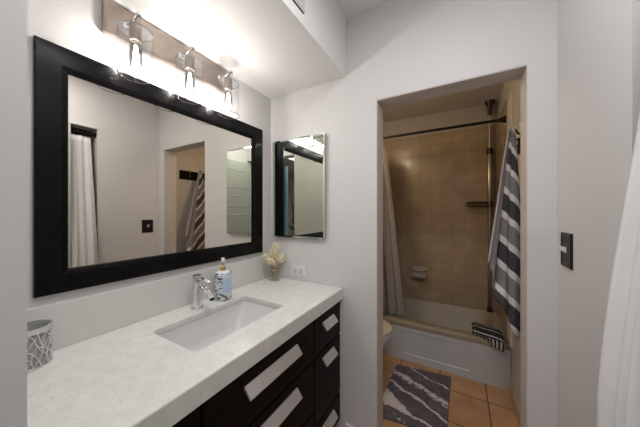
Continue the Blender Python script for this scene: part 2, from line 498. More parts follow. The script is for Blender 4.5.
# ------------------------------------------------------------------ countertop with undermount sink
top = thing('countertop', 'white speckled quartz counter with low backsplash on the dark vanity', 'countertop', (0.28, 0.68, CB))
SX, SY, SHX, SHY, SR = 0.293, 0.701, 0.137, 0.228, 0.02
bm = bmesh.new()
out = rrect(0.283, 0.702, 0.281, 0.616, 0.004, 0)
inn = rrect(SX, SY, SHX, SHY, SR, 0)
zz = lambda lp, z: [(x, y, z) for x, y, _ in lp]
ins = [(x + (0.283 - x) * 0.08, y + (0.702 - y) * 0.035, 0) for x, y, _ in out]
rows = loft(bm, [zz(inn, CT - 0.02), zz(ins, CT - 0.02), zz(ins, CB), zz(out, CB), zz(out, CT - 0.003), [(x + (0.283 - x) * 0.008, y + (0.702 - y) * 0.004, CT) for x, y, _ in out], zz(inn, CT)], False, False)
for i in range(len(inn)):
    j = (i + 1) % len(inn); bm.faces.new((rows[-1][i], rows[-1][j], rows[0][j], rows[0][i]))
obj('slab', bm, QUARTZ, top)
obj('backsplash', boxm(0.002, 0.02, 0.086, 1.316, CT, 1.031, bev=0.002), mat('plain_quartz', (0.66, 0.655, 0.635), 0.25, vary=0.02), top)
SB = CT - 0.019
sink = thing('sink_basin', 'white rectangular undermount sink basin set into the speckled counter', 'sink', (SX, SY, 0.70))
bm = bmesh.new()
lo = [rrect(SX, SY, SHX + 0.02, SHY + 0.02, SR + 0.01, SB - 0.002), rrect(SX, SY, SHX + 0.004, SHY + 0.004, SR, SB - 0.002),
      rrect(SX, SY, SHX + 0.002, SHY + 0.001, SR, SB - 0.012), rrect(SX - 0.004, SY + 0.005, SHX - 0.02, SHY - 0.05, 0.04, SB - 0.10),
      rrect(SX - 0.004, SY + 0.005, SHX - 0.035, SHY - 0.075, 0.04, SB - 0.125), rrect(SX - 0.004, SY + 0.005, 0.022, 0.022, 0.02, SB - 0.135)]
loft(bm, lo, False, True)
rim = [rrect(SX, SY, SHX + 0.02, SHY + 0.02, SR + 0.01, SB - 0.002), rrect(SX, SY, SHX + 0.012, SHY + 0.012, SR, SB - 0.02), rrect(SX - 0.004, SY + 0.005, SHX - 0.008, SHY - 0.036, 0.04, SB - 0.11),
       rrect(SX - 0.004, SY + 0.005, SHX - 0.025, SHY - 0.06, 0.04, SB - 0.14), rrect(SX - 0.004, SY + 0.005, 0.03, 0.03, 0.02, SB - 0.15)]
loft(bm, rim, False, True)
bmesh.ops.remove_doubles(bm, verts=bm.verts, dist=1e-5)
obj('bowl', bm, BASIN, sink, 50)
obj('drain', lathem(SX - 0.004, SY + 0.005, [(0.021, SB - 0.1345), (0.021, SB - 0.131), (0.016, SB - 0.130), (0.006, SB - 0.131)], n=20), CHROME, sink, 40)

# ------------------------------------------------------------------ faucet
FX, FY = 0.092, 0.700
fau = thing('faucet', 'chrome single-lever faucet standing on the counter behind the sink', 'faucet', (FX, FY, CT))
obj('body', lathem(FX, FY, [(0.027, CT), (0.027, CT + 0.006), (0.020, CT + 0.009), (0.0195, CT + 0.118), (0.0195, CT + 0.12)], n=24), CHROME, fau, 40)
obj('cap', lathem(FX, FY, [(0.0205, CT + 0.122), (0.0208, CT + 0.150), (0.018, CT + 0.156), (0.004, CT + 0.158)], n=24), CHROME, fau, 40)
bm = bmesh.new()
pts = [(FX + 0.012, FY, CT + 0.100), (FX + 0.045, FY, CT + 0.100), (FX + 0.070, FY, CT + 0.097), (FX + 0.090, FY, CT + 0.086), (FX + 0.108, FY, CT + 0.064)]
loft(bm, [[(p[0] - 0.008 * math.sin(a) * (1 if k < 9 else 1), p[1] + 0.012 * math.cos(a), p[2] + 0.009 * math.sin(a)) for a in [2 * PI * q / 14 for q in range(14)]] for k, p in enumerate(pts)])
obj('spout', bm, CHROME, fau, 40)
bm = bmesh.new()
tube(bm, [(FX + 0.108, FY, CT + 0.065), (FX + 0.112, FY, CT + 0.058)], 0.0115, 14)
obj('aerator', bm, BLACKMET, fau, 40)
bm = bmesh.new()
loft(bm, [[(FX + x, FY + s * w, CT + z + dz) for s, dz in ((-1, 0), (1, 0), (1, 0.006), (-1, 0.006))] for x, w, z in ((0.012, 0.010, 0.140), (0.05, 0.009, 0.137), (0.088, 0.006, 0.128))])
obj('lever', bm, CHROME, fau)

# ------------------------------------------------------------------ soap dispenser
PX, PY = 0.097, 0.840
so = thing('soap_dispenser', 'white leaf-printed soap dispenser with gold pump beside the chrome faucet', 'soap dispenser', (PX, PY, CT))
bm = bmesh.new()
lathe(bm, PX, PY, [(0.036, CT), (0.041, CT + 0.004), (0.042, CT + 0.012), (0.042, CT + 0.135), (0.040, CT + 0.143), (0.030, CT + 0.148), (0.014, CT + 0.150)], n=28)
obj('bottle', bm, SOAP, so, 50)
bm = bmesh.new()                                                  # curved paper label
a0, a1 = math.radians(-42), math.radians(40)
loft(bm, [[(PX + r * math.cos(a), PY + r * math.sin(a), z) for r, z in ((0.0424, CT + 0.04), (0.0431, CT + 0.04), (0.0431, CT + 0.115), (0.0424, CT + 0.115))] for a in [a0 + (a1 - a0) * k / 12 for k in range(13)]])
obj('paper_label', bm, BLUELABEL, so)
pm = obj('pump', lathem(PX, PY, [(0.015, CT + 0.150), (0.015, CT + 0.166), (0.009, CT + 0.169), (0.006, CT + 0.172), (0.006, CT + 0.186)], n=18), GOLD, so, 40)
bm = bmesh.new(); lathe(bm, PX, PY, [(0.006, CT + 0.186), (0.009, CT + 0.188), (0.009, CT + 0.212), (0.007, CT + 0.215)], n=16)
tube(bm, [(PX, PY, CT + 0.206), (PX + 0.016, PY - 0.012, CT + 0.206), (PX + 0.024, PY - 0.018, CT + 0.202)], 0.0045, 10)
obj('nozzle', bm, PLASTIC, pm, 40)

# ------------------------------------------------------------------ bud vase with dried flowers
VX, VY = 0.098, 1.243
va = thing('vase', 'small clear glass vase holding cream dried flowers near the back corner', 'vase', (VX, VY, CT))
bm = bmesh.new()
lathe(bm, VX, VY, [(0.031, CT + 0.001), (0.034, CT + 0.006), (0.034, CT + 0.055), (0.026, CT + 0.066), (0.024, CT + 0.078), (0.028, CT + 0.086), (0.0255, CT + 0.086), (0.0215, CT + 0.078), (0.0235, CT + 0.066), (0.031, CT + 0.054), (0.031, CT + 0.012), (0.004, CT + 0.010)], n=24)
obj('glass_body', bm, glass_mat('vase_glass', (0.96, 0.96, 0.94), 0.05), va, 50)
bm = bmesh.new(); tube(bm, [(VX + 0.0272 * math.cos(2 * PI * k / 20), VY + 0.0272 * math.sin(2 * PI * k / 20), CT + 0.072) for k in range(21)], 0.0028, 8)
obj('twine_band', bm, GOLD, va)
fl = thing('dried_flowers', 'bunch of cream dried flower plumes in the small glass vase', 'dried flowers', (VX, VY, CT + 0.012))
rnd = random.Random(3)
for k in range(13):
    a = 2 * PI * k / 13 + rnd.uniform(-0.2, 0.2)
    r = 0.015 if k % 4 == 0 else rnd.uniform(0.055, 0.095)
    hz = CT + rnd.uniform(0.14, 0.20) + (0.045 if k % 4 == 0 else 0)
    tip = Vector((max(VX + r * math.cos(a), 0.045), min(VY + r * math.sin(a), 1.285), hz))
    base = Vector((VX + 0.012 * math.cos(a + 2), VY + 0.012 * math.sin(a + 2), CT + 0.016))
    neck = Vector((VX + 0.010 * math.cos(a), VY + 0.010 * math.sin(a), CT + 0.088))
    obj('stem', tubem([base, neck, neck.lerp(tip, 0.6)], 0.0012, 6), STEMM, fl)
    d = (tip - neck).normalized()
    bm = bmesh.new()
    st = neck.lerp(tip, 0.45)
    tube(bm, [st, st.lerp(tip, 0.3), st.lerp(tip, 0.7), tip], [0.003, 0.008, 0.008, 0.002], 7)
    for q in range(62):                                           # feathery bristles
        p = st.lerp(tip, rnd.uniform(0, 1))
        dv = (d * rnd.uniform(0.4, 1.1) + Vector((rnd.uniform(-1, 1), rnd.uniform(-1, 1), rnd.uniform(-0.7, 0.9)))).normalized()
        e = p + dv * rnd.uniform(0.018, 0.036)
        e.x = max(e.x, 0.006); e.y = min(e.y, 1.315)
        tube(bm, [p, p.lerp(e, 0.5), e], [0.0025, 0.0032, 0.0008], 4)
    obj('plume', bm, CREAM, fl)

# ------------------------------------------------------------------ lattice cup
LX, LY = 0.066, 0.190
cu = thing('candle_holder', 'silver openwork lattice cup on the counter near the entrance wall', 'candle holder', (LX, LY, CT))
obj('inner_cup', lathem(LX, LY, [(0.041, CT + 0.002), (0.041, CT + 0.112), (0.039, CT + 0.112), (0.039, CT + 0.008)], n=28), FROST, cu, 50)
rnd = random.Random(5)
NA, NZ = 16, 6
grid = [[None] * NA for _ in range(NZ)]
bm = bmesh.new()
for i in range(NZ):
    for j in range(NA):
        a = 2 * PI * (j + (0.5 if i % 2 else 0) + (rnd.uniform(-0.32, 0.32) if 0 < i < NZ - 1 else 0)) / NA
        z = CT + 0.003 + 0.098 * (i + (rnd.uniform(-0.3, 0.3) if 0 < i < NZ - 1 else 0)) / (NZ - 1)
        grid[i][j] = Vector((LX + 0.0445 * math.cos(a), LY + 0.0445 * math.sin(a), z))
for i in range(NZ):
    for j in range(NA):
        b = grid[i][j]
        nb = []
        if i < NZ - 1:
            nb.append(grid[i + 1][j]); nb.append(grid[i + 1][(j + 1) % NA if i % 2 else (j - 1) % NA])
        if i in (0, NZ - 1) or rnd.random() < 0.35: nb.append(grid[i][(j + 1) % NA])
        for e in nb: tube(bm, [b, e], 0.0021, 5)
obj('lattice', bm, SILVERL, cu)
bm = bmesh.new()
loft(bm, [ring(LX, LY, r, r, CT + z, 28) for r, z in ((0.043, 0.100), (0.0475, 0.101), (0.0475, 0.116), (0.043, 0.116), (0.043, 0.100))], False, False)
obj('rim', bm, SILVERL, cu, 40)

# ------------------------------------------------------------------ wall mirror
mi = thing('wall_mirror', 'large wall mirror in a wide glossy black frame above the counter', 'mirror', (0.0, 0.713, 1.061))
MY0, MY1, MZ0, MZ1 = 0.208, 1.219, 1.061, 1.882


def mfn(i, hgt, k=1.0):
    return [(hgt, MY0 + i * 1.0, MZ0 + i), (hgt, MY1 - i * 1.19, MZ0 + i), (hgt, MY1 - i * 1.19, MZ1 - i * 1.06), (hgt, MY0 + i * 1.0, MZ1 - i * 1.06)]


bm = bmesh.new()
rect_frame(bm, mfn, [(0.0, 0.001), (0.0, 0.017), (0.003, 0.020), (0.060, 0.021), (0.074, 0.017), (0.0775, 0.012), (0.0775, 0.001)])
obj('frame', bm, FRAMEBLK, mi)
obj('mirror_glass', boxm(0.002, 0.0085, MY0 + 0.070, MY1 - 0.084, MZ0 + 0.070, MZ1 - 0.075), MIRROR, mi)

# ------------------------------------------------------------------ medicine cabinet
mc = thing('medicine_cabinet', 'narrow frameless mirrored medicine cabinet on the wall beside the doorway', 'cabinet', (0.245, 1.32, 1.162))
obj('body', boxm(0.046, 0.448, 1.298, 1.3195, 1.166, 1.812), mat('cabinet_side', (0.50, 0.44, 0.42), 0.3, 0.4), mc)
bm = bmesh.new()
x0, x1, z0, z1 = 0.041, 0.453, 1.162, 1.816
loft(bm, [[(x0, 1.298, z0), (x1, 1.298, z0), (x1, 1.298, z1), (x0, 1.298, z1)], [(x0, 1.293, z0), (x1, 1.293, z0), (x1, 1.293, z1), (x0, 1.293, z1)],
          [(x0 + 0.010, 1.2915, z0 + 0.010), (x1 - 0.010, 1.2915, z0 + 0.010), (x1 - 0.010, 1.2915, z1 - 0.010), (x0 + 0.010, 1.2915, z1 - 0.010)]])
obj('mirror_door', bm, MIRROR2, mc)

# ------------------------------------------------------------------ vanity light bar
vl = thing('vanity_light', 'three-lamp brushed nickel vanity light bar with clear glass shades above the mirror', 'wall light', (0.0, 0.66, 2.0))
obj('backplate', boxm(0.001, 0.03, 0.375, 0.945, 1.998, 2.131, bev=0.008), NICKEL, vl)
for y in (0.447, 0.66, 0.873):
    AX = 0.098
    bm = bmesh.new()
    tube(bm, [(0.026, y, 2.058), (0.118, y, 2.072)], 0.008, 12)
    lathe(bm, 0, 0, [(0.016, 0.0), (0.016, 0.006), (0.008, 0.01)], n=16)
    for v in bm.verts:
        if abs(v.co.x) < 0.02 and abs(v.co.y) < 0.02 and v.co.z < 0.02:
            v.co = Vector((0.03 + v.co.z, y + v.co.y, 2.058 + v.co.x))
    arm = obj('arm', bm, CHROME, vl, 40)
    bm = bmesh.new()
    lathe(bm, 0, 0, [(0.0065, 0.0), (0.0105, 0.002), (0.0105, 0.008), (0.006, 0.012), (0.001, 0.013)], n=14)
    for v in bm.verts: v.co = Vector((0.116 + v.co.z, y + v.co.y, 2.0718 + v.co.x))
    obj('end_knob', bm, CHROME, arm, 40)
    sk = obj('socket', lathem(AX, y, [(0.006, 2.072), (0.006, 2.045), (0.020, 2.040), (0.021, 1.985), (0.018, 1.978)], n=20), NICKEL, vl, 40)
    bm = bmesh.new()                                              # clear cylinder, 2.5 mm wall, open below
    loft(bm, [ring(AX, y, r, r, z, 32) for r, z in ((0.022, 2.018), (0.054, 2.018), (0.056, 2.014), (0.056, 1.846), (0.0535, 1.846), (0.0535, 2.0145), (0.022, 2.0145))], False, False)
    sh = obj('glass_shade', bm, GLASS, vl, 45)
    bm = bmesh.new(); tube(bm, [(AX + 0.0548 * math.cos(2 * PI * k / 32), y + 0.0548 * math.sin(2 * PI * k / 32), 1.8465) for k in range(33)], 0.0016, 6)
    obj('shade_rim', bm, GLASSRIM, sh)
    bm = bmesh.new(); tube(bm, [(AX + 0.0548 * math.cos(2 * PI * k / 32), y + 0.0548 * math.sin(2 * PI * k / 32), 2.016) for k in range(33)], 0.0014, 6)
    obj('shade_rim', bm, GLASSRIM, sh)
    bm = bmesh.new()
    lathe(bm, AX, y, [(0.012, 1.978), (0.014, 1.970), (0.020, 1.945), (0.0225, 1.915), (0.019, 1.885), (0.010, 1.869), (0.002, 1.866)], n=20)
    bulb = obj('bulb', bm, GLASS, vl, 60)
    bm = bmesh.new()
    for q in range(5):
        a = 2 * PI * q / 5
        tube(bm, [(AX + 0.004 * math.cos(a), y + 0.004 * math.sin(a), 1.962), (AX + 0.011 * math.cos(a), y + 0.011 * math.sin(a), 1.892)], 0.0011, 6)
    obj('filament', bm, FILAMENT, bulb)
    ld = bpy.data.lights.new('bulb_light', 'POINT'); ld.energy = BULB_W; ld.color = (1.0, 0.95, 0.90); ld.shadow_soft_size = 0.012
    lo = bpy.data.objects.new('bulb_light', ld); C.objects.link(lo); lo.location = (AX, y, 1.925)

# ------------------------------------------------------------------ outlet, switch, vent
ou = thing('power_outlet', 'white sideways power outlet on the wall above the counter end', 'outlet', (0.238, 1.32, 0.94))
obj('cover_plate', boxm(0.181, 0.296, 1.313, 1.3198, 0.908, 0.975, bev=0.003), PLASTIC, ou)
OUTD = mat('outlet_face', (0.69, 0.68, 0.66), 0.4)
for cxx in (0.214, 0.263):
    rc = obj('receptacle', boxm(cxx - 0.017, cxx + 0.017, 1.3105, 1.3135, 0.924, 0.959, bev=0.004), OUTD, ou)
    bm = bmesh.new()
    box(bm, cxx - 0.007, cxx + 0.002, 1.3098, 1.311, 0.948, 0.951); box(bm, cxx - 0.007, cxx + 0.004, 1.3098, 1.311, 0.932, 0.935)
    box(bm, cxx + 0.007, cxx + 0.011, 1.3098, 1.311, 0.939, 0.944)
    obj('slots', bm, DARKGAP, rc)
sw = thing('light_switch', 'dark bronze light switch plate with a white toggle on the white wall', 'light switch', (1.507, 1.21, 1.19))
bm = bmesh.new()
def sfn(i, hgt): return [(1.507 - hgt, 1.163 + i, 1.128 + i), (1.507 - hgt, 1.261 - i, 1.128 + i), (1.507 - hgt, 1.261 - i, 1.254 - i), (1.507 - hgt, 1.163 + i, 1.254 - i)]
loft(bm, [sfn(0, 0.0002), sfn(0, 0.004), sfn(0.004, 0.007), sfn(0.013, 0.0075), sfn(0.015, 0.0055)])
obj('cover_plate', bm, SWITCHM, sw)
bm = bmesh.new()
loft(bm, [[(1.5015 - d, 1.212 + sy * 0.006, 1.191 + dz + sz * 0.008 * k) for sy, sz in ((-1, -1), (1, -1), (1, 1), (-1, 1))] for d, dz, k in ((0.0, 0.0, 1.3), (0.012, 0.006, 1), (0.018, 0.010, 0.7))])
obj('toggle', bm, PLASTIC, sw)
for z in (1.16, 1.222):
    bm = lathem(0, 0, [(0.004, 0), (0.0035, 0.0012), (0.001, 0.0015)], n=10)
    for v in bm.verts: v.co = Vector((1.5015 - v.co.z, 1.212 + v.co.y, z + v.co.x))
    obj('screw', bm, SWITCHM, sw)
ve = thing('air_vent', 'painted air vent high on the face of the ceiling soffit', 'vent', (0.582, 0.65, 2.185))
bm = bmesh.new()
def vfn(i, hgt): return [(0.5822 + hgt, 0.43 + i, 2.188 + i), (0.5822 + hgt, 0.873 - i, 2.188 + i), (0.5822 + hgt, 0.873 - i, 2.41 - i), (0.5822 + hgt, 0.43 + i, 2.41 - i)]
rect_frame(bm, vfn, [(0.002, 0), (0.0, 0.004), (0.012, 0.008), (0.022, 0.008), (0.022, 0)])
obj('frame', bm, VENTW, ve)
obj('gap_shade_strip', boxm(0.5822, 0.5842, 0.435, 0.868, 2.183, 2.190), DARKGAP, ve)  # dark strip painted as the gap's shadow under the vent frame
for k in range(8):
    z = 2.222 + k * 0.022
    bm = bmesh.new(); loft(bm, [[(0.5824, y, z), (0.5824, y, z + 0.0015), (0.589, y, z - 0.012), (0.589, y, z - 0.0135)] for y in (0.452, 0.851)])
    obj('slat', bm, VENTW, ve)


# ------------------------------------------------------------------ cloth helper
def sheet(bm, fn, ns, nt, uvfn=None):
    uvl = bm.loops.layers.uv.new('UVMap')
    g = [[bm.verts.new(fn(i / ns, j / nt)) for i in range(ns + 1)] for j in range(nt + 1)]
    uvs = [[(uvfn(i / ns, j / nt) if uvfn else (i / ns, j / nt)) for i in range(ns + 1)] for j in range(nt + 1)]
    for j in range(nt):
        for i in range(ns):
            idx = ((j, i), (j, i + 1), (j + 1, i + 1), (j + 1, i))
            f = bm.faces.new([g[a][b] for a, b in idx])
            for lp, (a, b) in zip(f.loops, idx): lp[uvl].uv = uvs[a][b]


# ------------------------------------------------------------------ closet curtain and its rod
cr = thing('curtain_rod', 'black curtain rod across the closet opening', 'curtain rod', (1.545, 0.47, 1.985))
obj('rod', tubem([(1.545, 0.102, 1.985), (1.545, 0.832, 1.985)], 0.011, 12), BLACKMET, cr, 40)
for y in (0.104, 0.822):
    bm = lathem(0, 0, [(0.022, 0), (0.022, 0.006), (0.015, 0.008)], n=16)
    s = 1 if y < 0.5 else -1
    for v in bm.verts: v.co = Vector((1.545 + v.co.x, (0.1005 if s > 0 else 0.8335) + s * v.co.z, 1.985 + v.co.y))
    obj('bracket', bm, BLACKMET, cr, 40)
cc = thing('closet_curtain', 'white fabric curtain gathered at the closet opening in the side wall', 'curtain', (1.5, 0.74, 0.05))


def ccf(s, t):
    z = 1.955 - 1.91 * t
    k = min(1.0, t / 0.55)
    k = k * k * (3 - 2 * k) * 0.35 + k * 0.65
    y0, y1 = 0.66, 0.800 + 0.018 * min(1, t / 0.45)
    y = y0 + (y1 - y0) * s
    amp = 0.004 + 0.004 * k
    x = 1.540 - 0.092 * k + amp * math.sin(s * 3.1 * 2 * PI + 0.9 + 0.8 * t) + 0.004 * math.sin(7 * t + 9 * s)
    y += 0.006 * math.sin(5 * t + 3 * s) * (1 - s)
    return (x, y, z)


bm = bmesh.new(); sheet(bm, ccf, 70, 40)
obj('fabric', bm, CURT, cc, 0, solid=0.002)
for k in range(7):
    y = 0.668 + k * 0.0205
    bm = bmesh.new(); tube(bm, [(1.545 + 0.021 * math.cos(2 * PI * q / 14), y, 1.978 + 0.025 * math.sin(2 * PI * q / 14)) for q in range(15)], 0.0028, 6)
    obj('ring', bm, BLACKMET, cc)

# ------------------------------------------------------------------ bathtub
tub = thing('bathtub', 'white alcove bathtub with a recessed front panel along the tiled wall', 'bathtub', (0.74, 2.6, 0))
bm = bmesh.new()
X0, X1, Y0, Y1, ZT = 0.002, 1.498, 2.258, 2.978, 0.344
cxm, cym, hx, hy = (X0 + X1) / 2, (Y0 + Y1) / 2, (X1 - X0) / 2, (Y1 - Y0) / 2
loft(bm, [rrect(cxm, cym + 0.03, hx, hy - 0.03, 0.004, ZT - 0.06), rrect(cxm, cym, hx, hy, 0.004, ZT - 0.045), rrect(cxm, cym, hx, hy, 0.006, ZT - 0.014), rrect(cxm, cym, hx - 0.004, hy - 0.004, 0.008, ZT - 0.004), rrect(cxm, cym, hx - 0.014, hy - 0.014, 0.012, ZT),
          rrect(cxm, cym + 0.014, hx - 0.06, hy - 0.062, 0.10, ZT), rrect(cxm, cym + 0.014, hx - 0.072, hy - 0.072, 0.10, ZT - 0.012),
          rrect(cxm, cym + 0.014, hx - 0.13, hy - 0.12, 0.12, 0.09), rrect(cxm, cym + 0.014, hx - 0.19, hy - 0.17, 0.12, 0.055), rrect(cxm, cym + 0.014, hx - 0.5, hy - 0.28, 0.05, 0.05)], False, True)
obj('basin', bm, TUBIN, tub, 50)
bm = bmesh.new()
fs = box(bm, X0, X1, Y0 + 0.004, Y0 + 0.06, 0.0, ZT - 0.04)
ff = [f for f in bm.faces if f.calc_center_median().y < Y0 + 0.01][0]
ff.normal_update()
bmesh.ops.delete(bm, geom=[ff], context='FACES_ONLY')
def afn(x0, x1, z0, z1, dy): return [bm.verts.new(q) for q in ((x0, Y0 + 0.004 + dy, z0), (x1, Y0 + 0.004 + dy, z0), (x1, Y0 + 0.004 + dy, z1), (x0, Y0 + 0.004 + dy, z1))]
ar = [afn(X0, X1, 0.0, ZT - 0.04, 0), afn(0.705, 1.24, 0.060, 0.262, 0), afn(0.712, 1.233, 0.066, 0.256, 0.004)]
for a, b in zip(ar[:-1], ar[1:]):
    for i in range(4): bm.faces.new((a[i], a[(i + 1) % 4], b[(i + 1) % 4], b[i]))
bm.faces.new(ar[-1])
bmesh.ops.remove_doubles(bm, verts=bm.verts, dist=1e-5)
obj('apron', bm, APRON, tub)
# folded hand towel over the tub rim
ht = bmesh.new()
path = [(2.43, 0.290), (2.415, 0.325), (2.395, 0.352), (2.375, 0.378), (2.345, 0.394), (2.30, 0.397), (2.262, 0.390), (2.240, 0.372), (2.230, 0.345), (2.226, 0.300)]
cum = [0]
for a, b in zip(path[:-1], path[1:]): cum.append(cum[-1] + math.dist(a, b))
def htf(s, t):
    u = t * cum[-1]; i = 0
    while i < len(cum) - 2 and cum[i + 1] < u: i += 1
    k = (u - cum[i]) / (cum[i + 1] - cum[i])
    y = path[i][0] + (path[i + 1][0] - path[i][0]) * k; z = path[i][1] + (path[i + 1][1] - path[i][1]) * k
    x = 1.262 + 0.185 * s + 0.004 * math.sin(t * 20) * (1 - s)
    ds = min(s, 1 - s)
    z -= 0.010 * max(0, 1 - ds / 0.08) ** 2
    y += 0.085 * (0.5 - s) + 0.02
    z += 0.012
    if y > 2.243 and t > 0.5: z = max(z, 0.358)
    return (x, y, z - 0.008 * math.sin(s * PI * 2) * 0.4)
sheet(ht, htf, 24, 40, lambda s, t: (0.165 * s, t * cum[-1]))
to = thing('hand_towel', 'small folded black and white striped towel lying over the tub rim', 'towel', (1.36, 2.3, ZT))
obj('top_fold', ht, HANDT, to, 0, solid=0.013)
ht = bmesh.new()
def htf2(s, t):
    x, y, z = htf(s, t)
    cy, cz = 2.32, 0.33
    return (x + 0.010 * (0.5 - s), cy + (y - cy) * 0.86, cz + (z - cz) * 0.72 + 0.002)
sheet(ht, htf2, 24, 40, lambda s, t: (0.165 * s, t * cum[-1] + 0.02))
obj('under_fold', ht, HANDT, to, 0, solid=0.014)

# soap dish on the tile
sd = thing('soap_dish', 'white ceramic soap dish set in the tiled wall above the bathtub', 'soap dish', (0.772, 2.96, 0.58))
SDM = mat('dish_ceramic', (0.46, 0.42, 0.37), 0.2)
bm = bmesh.new()
box(bm, 0.692, 0.852, 2.950, 2.9598, 0.578, 0.708, 0.006)
obj('back_plate', bm, SDM, sd)
bm = bmesh.new()
loft(bm, [rrect(0.772, 2.915, 0.07, 0.035, 0.015, 0.592), rrect(0.772, 2.910, 0.077, 0.042, 0.018, 0.618), rrect(0.772, 2.910, 0.070, 0.036, 0.015, 0.618), rrect(0.772, 2.913, 0.06, 0.028, 0.012, 0.603)])
obj('tray', bm, SDM, sd, 40)
obj('grab_bar', tubem([(0.702, 2.95, 0.682), (0.706, 2.905, 0.68), (0.716, 2.895, 0.68), (0.828, 2.895, 0.68), (0.838, 2.905, 0.68), (0.842, 2.95, 0.682)], 0.009, 10), SDM, sd, 40)

# shower rod and curtains
sr = thing('shower_rod', 'thin black tension rod spanning the bathtub alcove above the tub', 'shower rod', (0.75, 2.36, 2.055))
obj('rod', tubem([(0.024, 2.36, 2.055), (1.476, 2.36, 2.055)], 0.0115, 12), BLACKMET, sr, 40)
for xx, s in ((0.0205, 1), (1.4795, -1)):
    bm = lathem(0, 0, [(0.028, 0), (0.028, 0.012), (0.018, 0.02), (0.0155, 0.045)], n=18)
    for v in bm.verts: v.co = Vector((xx + s * v.co.z, 2.36 + v.co.x, 2.055 + v.co.y))
    obj('flange', bm, BLACKMET, sr, 40)
sc_ = thing('shower_curtain', 'white shower curtain gathered at the toilet end of the tub', 'shower curtain', (0.35, 2.3, 0.2))
def scf(s, t):
    z = 2.03 - 1.83 * t
    x = 0.06 + (0.405 + 0.085 * t ** 0.7) * s
    y = 2.345 - 0.135 * min(1, t / 0.9) + (0.016 + 0.010 * t) * math.sin(s * 9 * 2 * PI + 0.5 * t)
    return (x, y - 0.004, z)
bm = bmesh.new(); sheet(bm, scf, 110, 30); obj('fabric', bm, CURT, sc_, 0, solid=0.002)
for k in range(8):
    x = 0.08 + k * 0.058
    bm = bmesh.new(); tube(bm, [(x, 2.36 + 0.020 * math.cos(2 * PI * q / 14), 2.050 + 0.026 * math.sin(2 * PI * q / 14)) for q in range(15)], 0.0022, 6)
    obj('ring', bm, BLACKMET, sc_)
sl = thing('shower_liner', 'thin translucent shower liner hanging inside the tub behind the white curtain', 'shower curtain', (0.4, 2.42, 0.3))
def slf(s, t):
    z = 2.02 - 1.72 * t
    x = 0.06 + (0.46 + 0.185 * t ** 0.8) * s
    y = 2.392 + 0.035 * t + (0.012 + 0.010 * t) * math.sin(s * 7 * 2 * PI + 1.1)
    return (x, y, z)
bm = bmesh.new(); sheet(bm, slf, 90, 30); obj('fabric', bm, LINER, sl, 0, solid=0.0015)

# corner shower caddy pole
QX, QY = 1.428, 2.915
ca = thing('shower_caddy', 'tension pole shower caddy standing in the tiled corner of the tub', 'shower caddy', (QX, QY, ZT))
obj('foot', lathem(QX, QY, [(0.026, ZT + 0.001), (0.026, ZT + 0.02), (0.017, ZT + 0.05), (0.014, ZT + 0.055)], n=16), BRONZE, ca, 40)
obj('lower_pole', lathem(QX, QY, [(0.016, ZT + 0.05), (0.016, 1.47)], n=14), PEWTER, ca, 40)
obj('sleeve', lathem(QX, QY, [(0.024, 1.452), (0.025, 1.456), (0.025, 1.900), (0.022, 1.905)], n=20), PEWTER, ca, 40)
obj('collar', lathem(QX, QY, [(0.027, 1.90), (0.027, 1.955), (0.015, 1.965)], n=18), BRONZE, ca, 40)
obj('upper_pole', lathem(QX, QY, [(0.010, 1.96), (0.010, 2.31)], n=12), PEWTER, ca, 40)
obj('ceiling_foot', lathem(QX, QY, [(0.018, 2.29), (0.02, 2.37), (0.04, 2.41), (0.045, 2.429)], n=18), BRONZE, ca, 40)
bm = bmesh.new()
P = [(1.235, 2.935), (1.225, 2.91), (1.24, 2.83), (1.28, 2.80), (1.40, 2.80), (1.45, 2.83), (1.452, 2.93), (1.42, 2.945), (1.26, 2.945), (1.235, 2.935)]
for z in (1.385, 1.425): tube(bm, [(x, y, z) for x, y in P], 0.004, 6)
for k in range(9):
    x = 1.25 + k * 0.024
    tube(bm, [(x, 2.805, 1.425), (x, 2.805, 1.385), (x, 2.94, 1.385), (x, 2.94, 1.425)], 0.0025, 5)
for x, y in P[1:7]: tube(bm, [(x, y, 1.385), (x, y, 1.425)], 0.003, 5)
obj('wire_shelf', bm, BRONZE, ca)

# ------------------------------------------------------------------ toilet
tl = thing('toilet', 'white toilet with a cream lid between the doorway and the tub', 'toilet', (0.38, 1.86, 0))
TY = 1.885
def egg(cx, rx0, rx1, ry, z, n=28):
    return [(cx - 0.018 + (rx1 if math.cos(a) > 0 else rx0) * math.cos(a), TY + ry * math.sin(a), z) for a in [2 * PI * k / n for k in range(n)]]
bm = bmesh.new()
loft(bm, [egg(0.40, 0.17, 0.16, 0.11, 0.0), egg(0.40, 0.165, 0.15, 0.105, 0.06), egg(0.41, 0.16, 0.15, 0.10, 0.14), egg(0.44, 0.19, 0.22, 0.145, 0.26), egg(0.46, 0.21, 0.265, 0.180, 0.345), egg(0.46, 0.21, 0.270, 0.185, 0.375), egg(0.46, 0.20, 0.262, 0.178, 0.382),
          egg(0.46, 0.15, 0.20, 0.125, 0.382), egg(0.45, 0.10, 0.13, 0.09, 0.27), egg(0.45, 0.03, 0.04, 0.03, 0.22)])
obj('bowl', bm, CERAMIC, tl, 50)
bm = bmesh.new()
loft(bm, [egg(0.46, 0.19, 0.268, 0.186, 0.384), egg(0.46, 0.195, 0.275, 0.190, 0.390), egg(0.46, 0.19, 0.272, 0.187, 0.400), egg(0.46, 0.14, 0.185, 0.115, 0.400), egg(0.46, 0.14, 0.185, 0.115, 0.384), egg(0.46, 0.19, 0.268, 0.186, 0.384)], False, False)
obj('seat', bm, CERAMIC, tl, 40)
bm = bmesh.new()
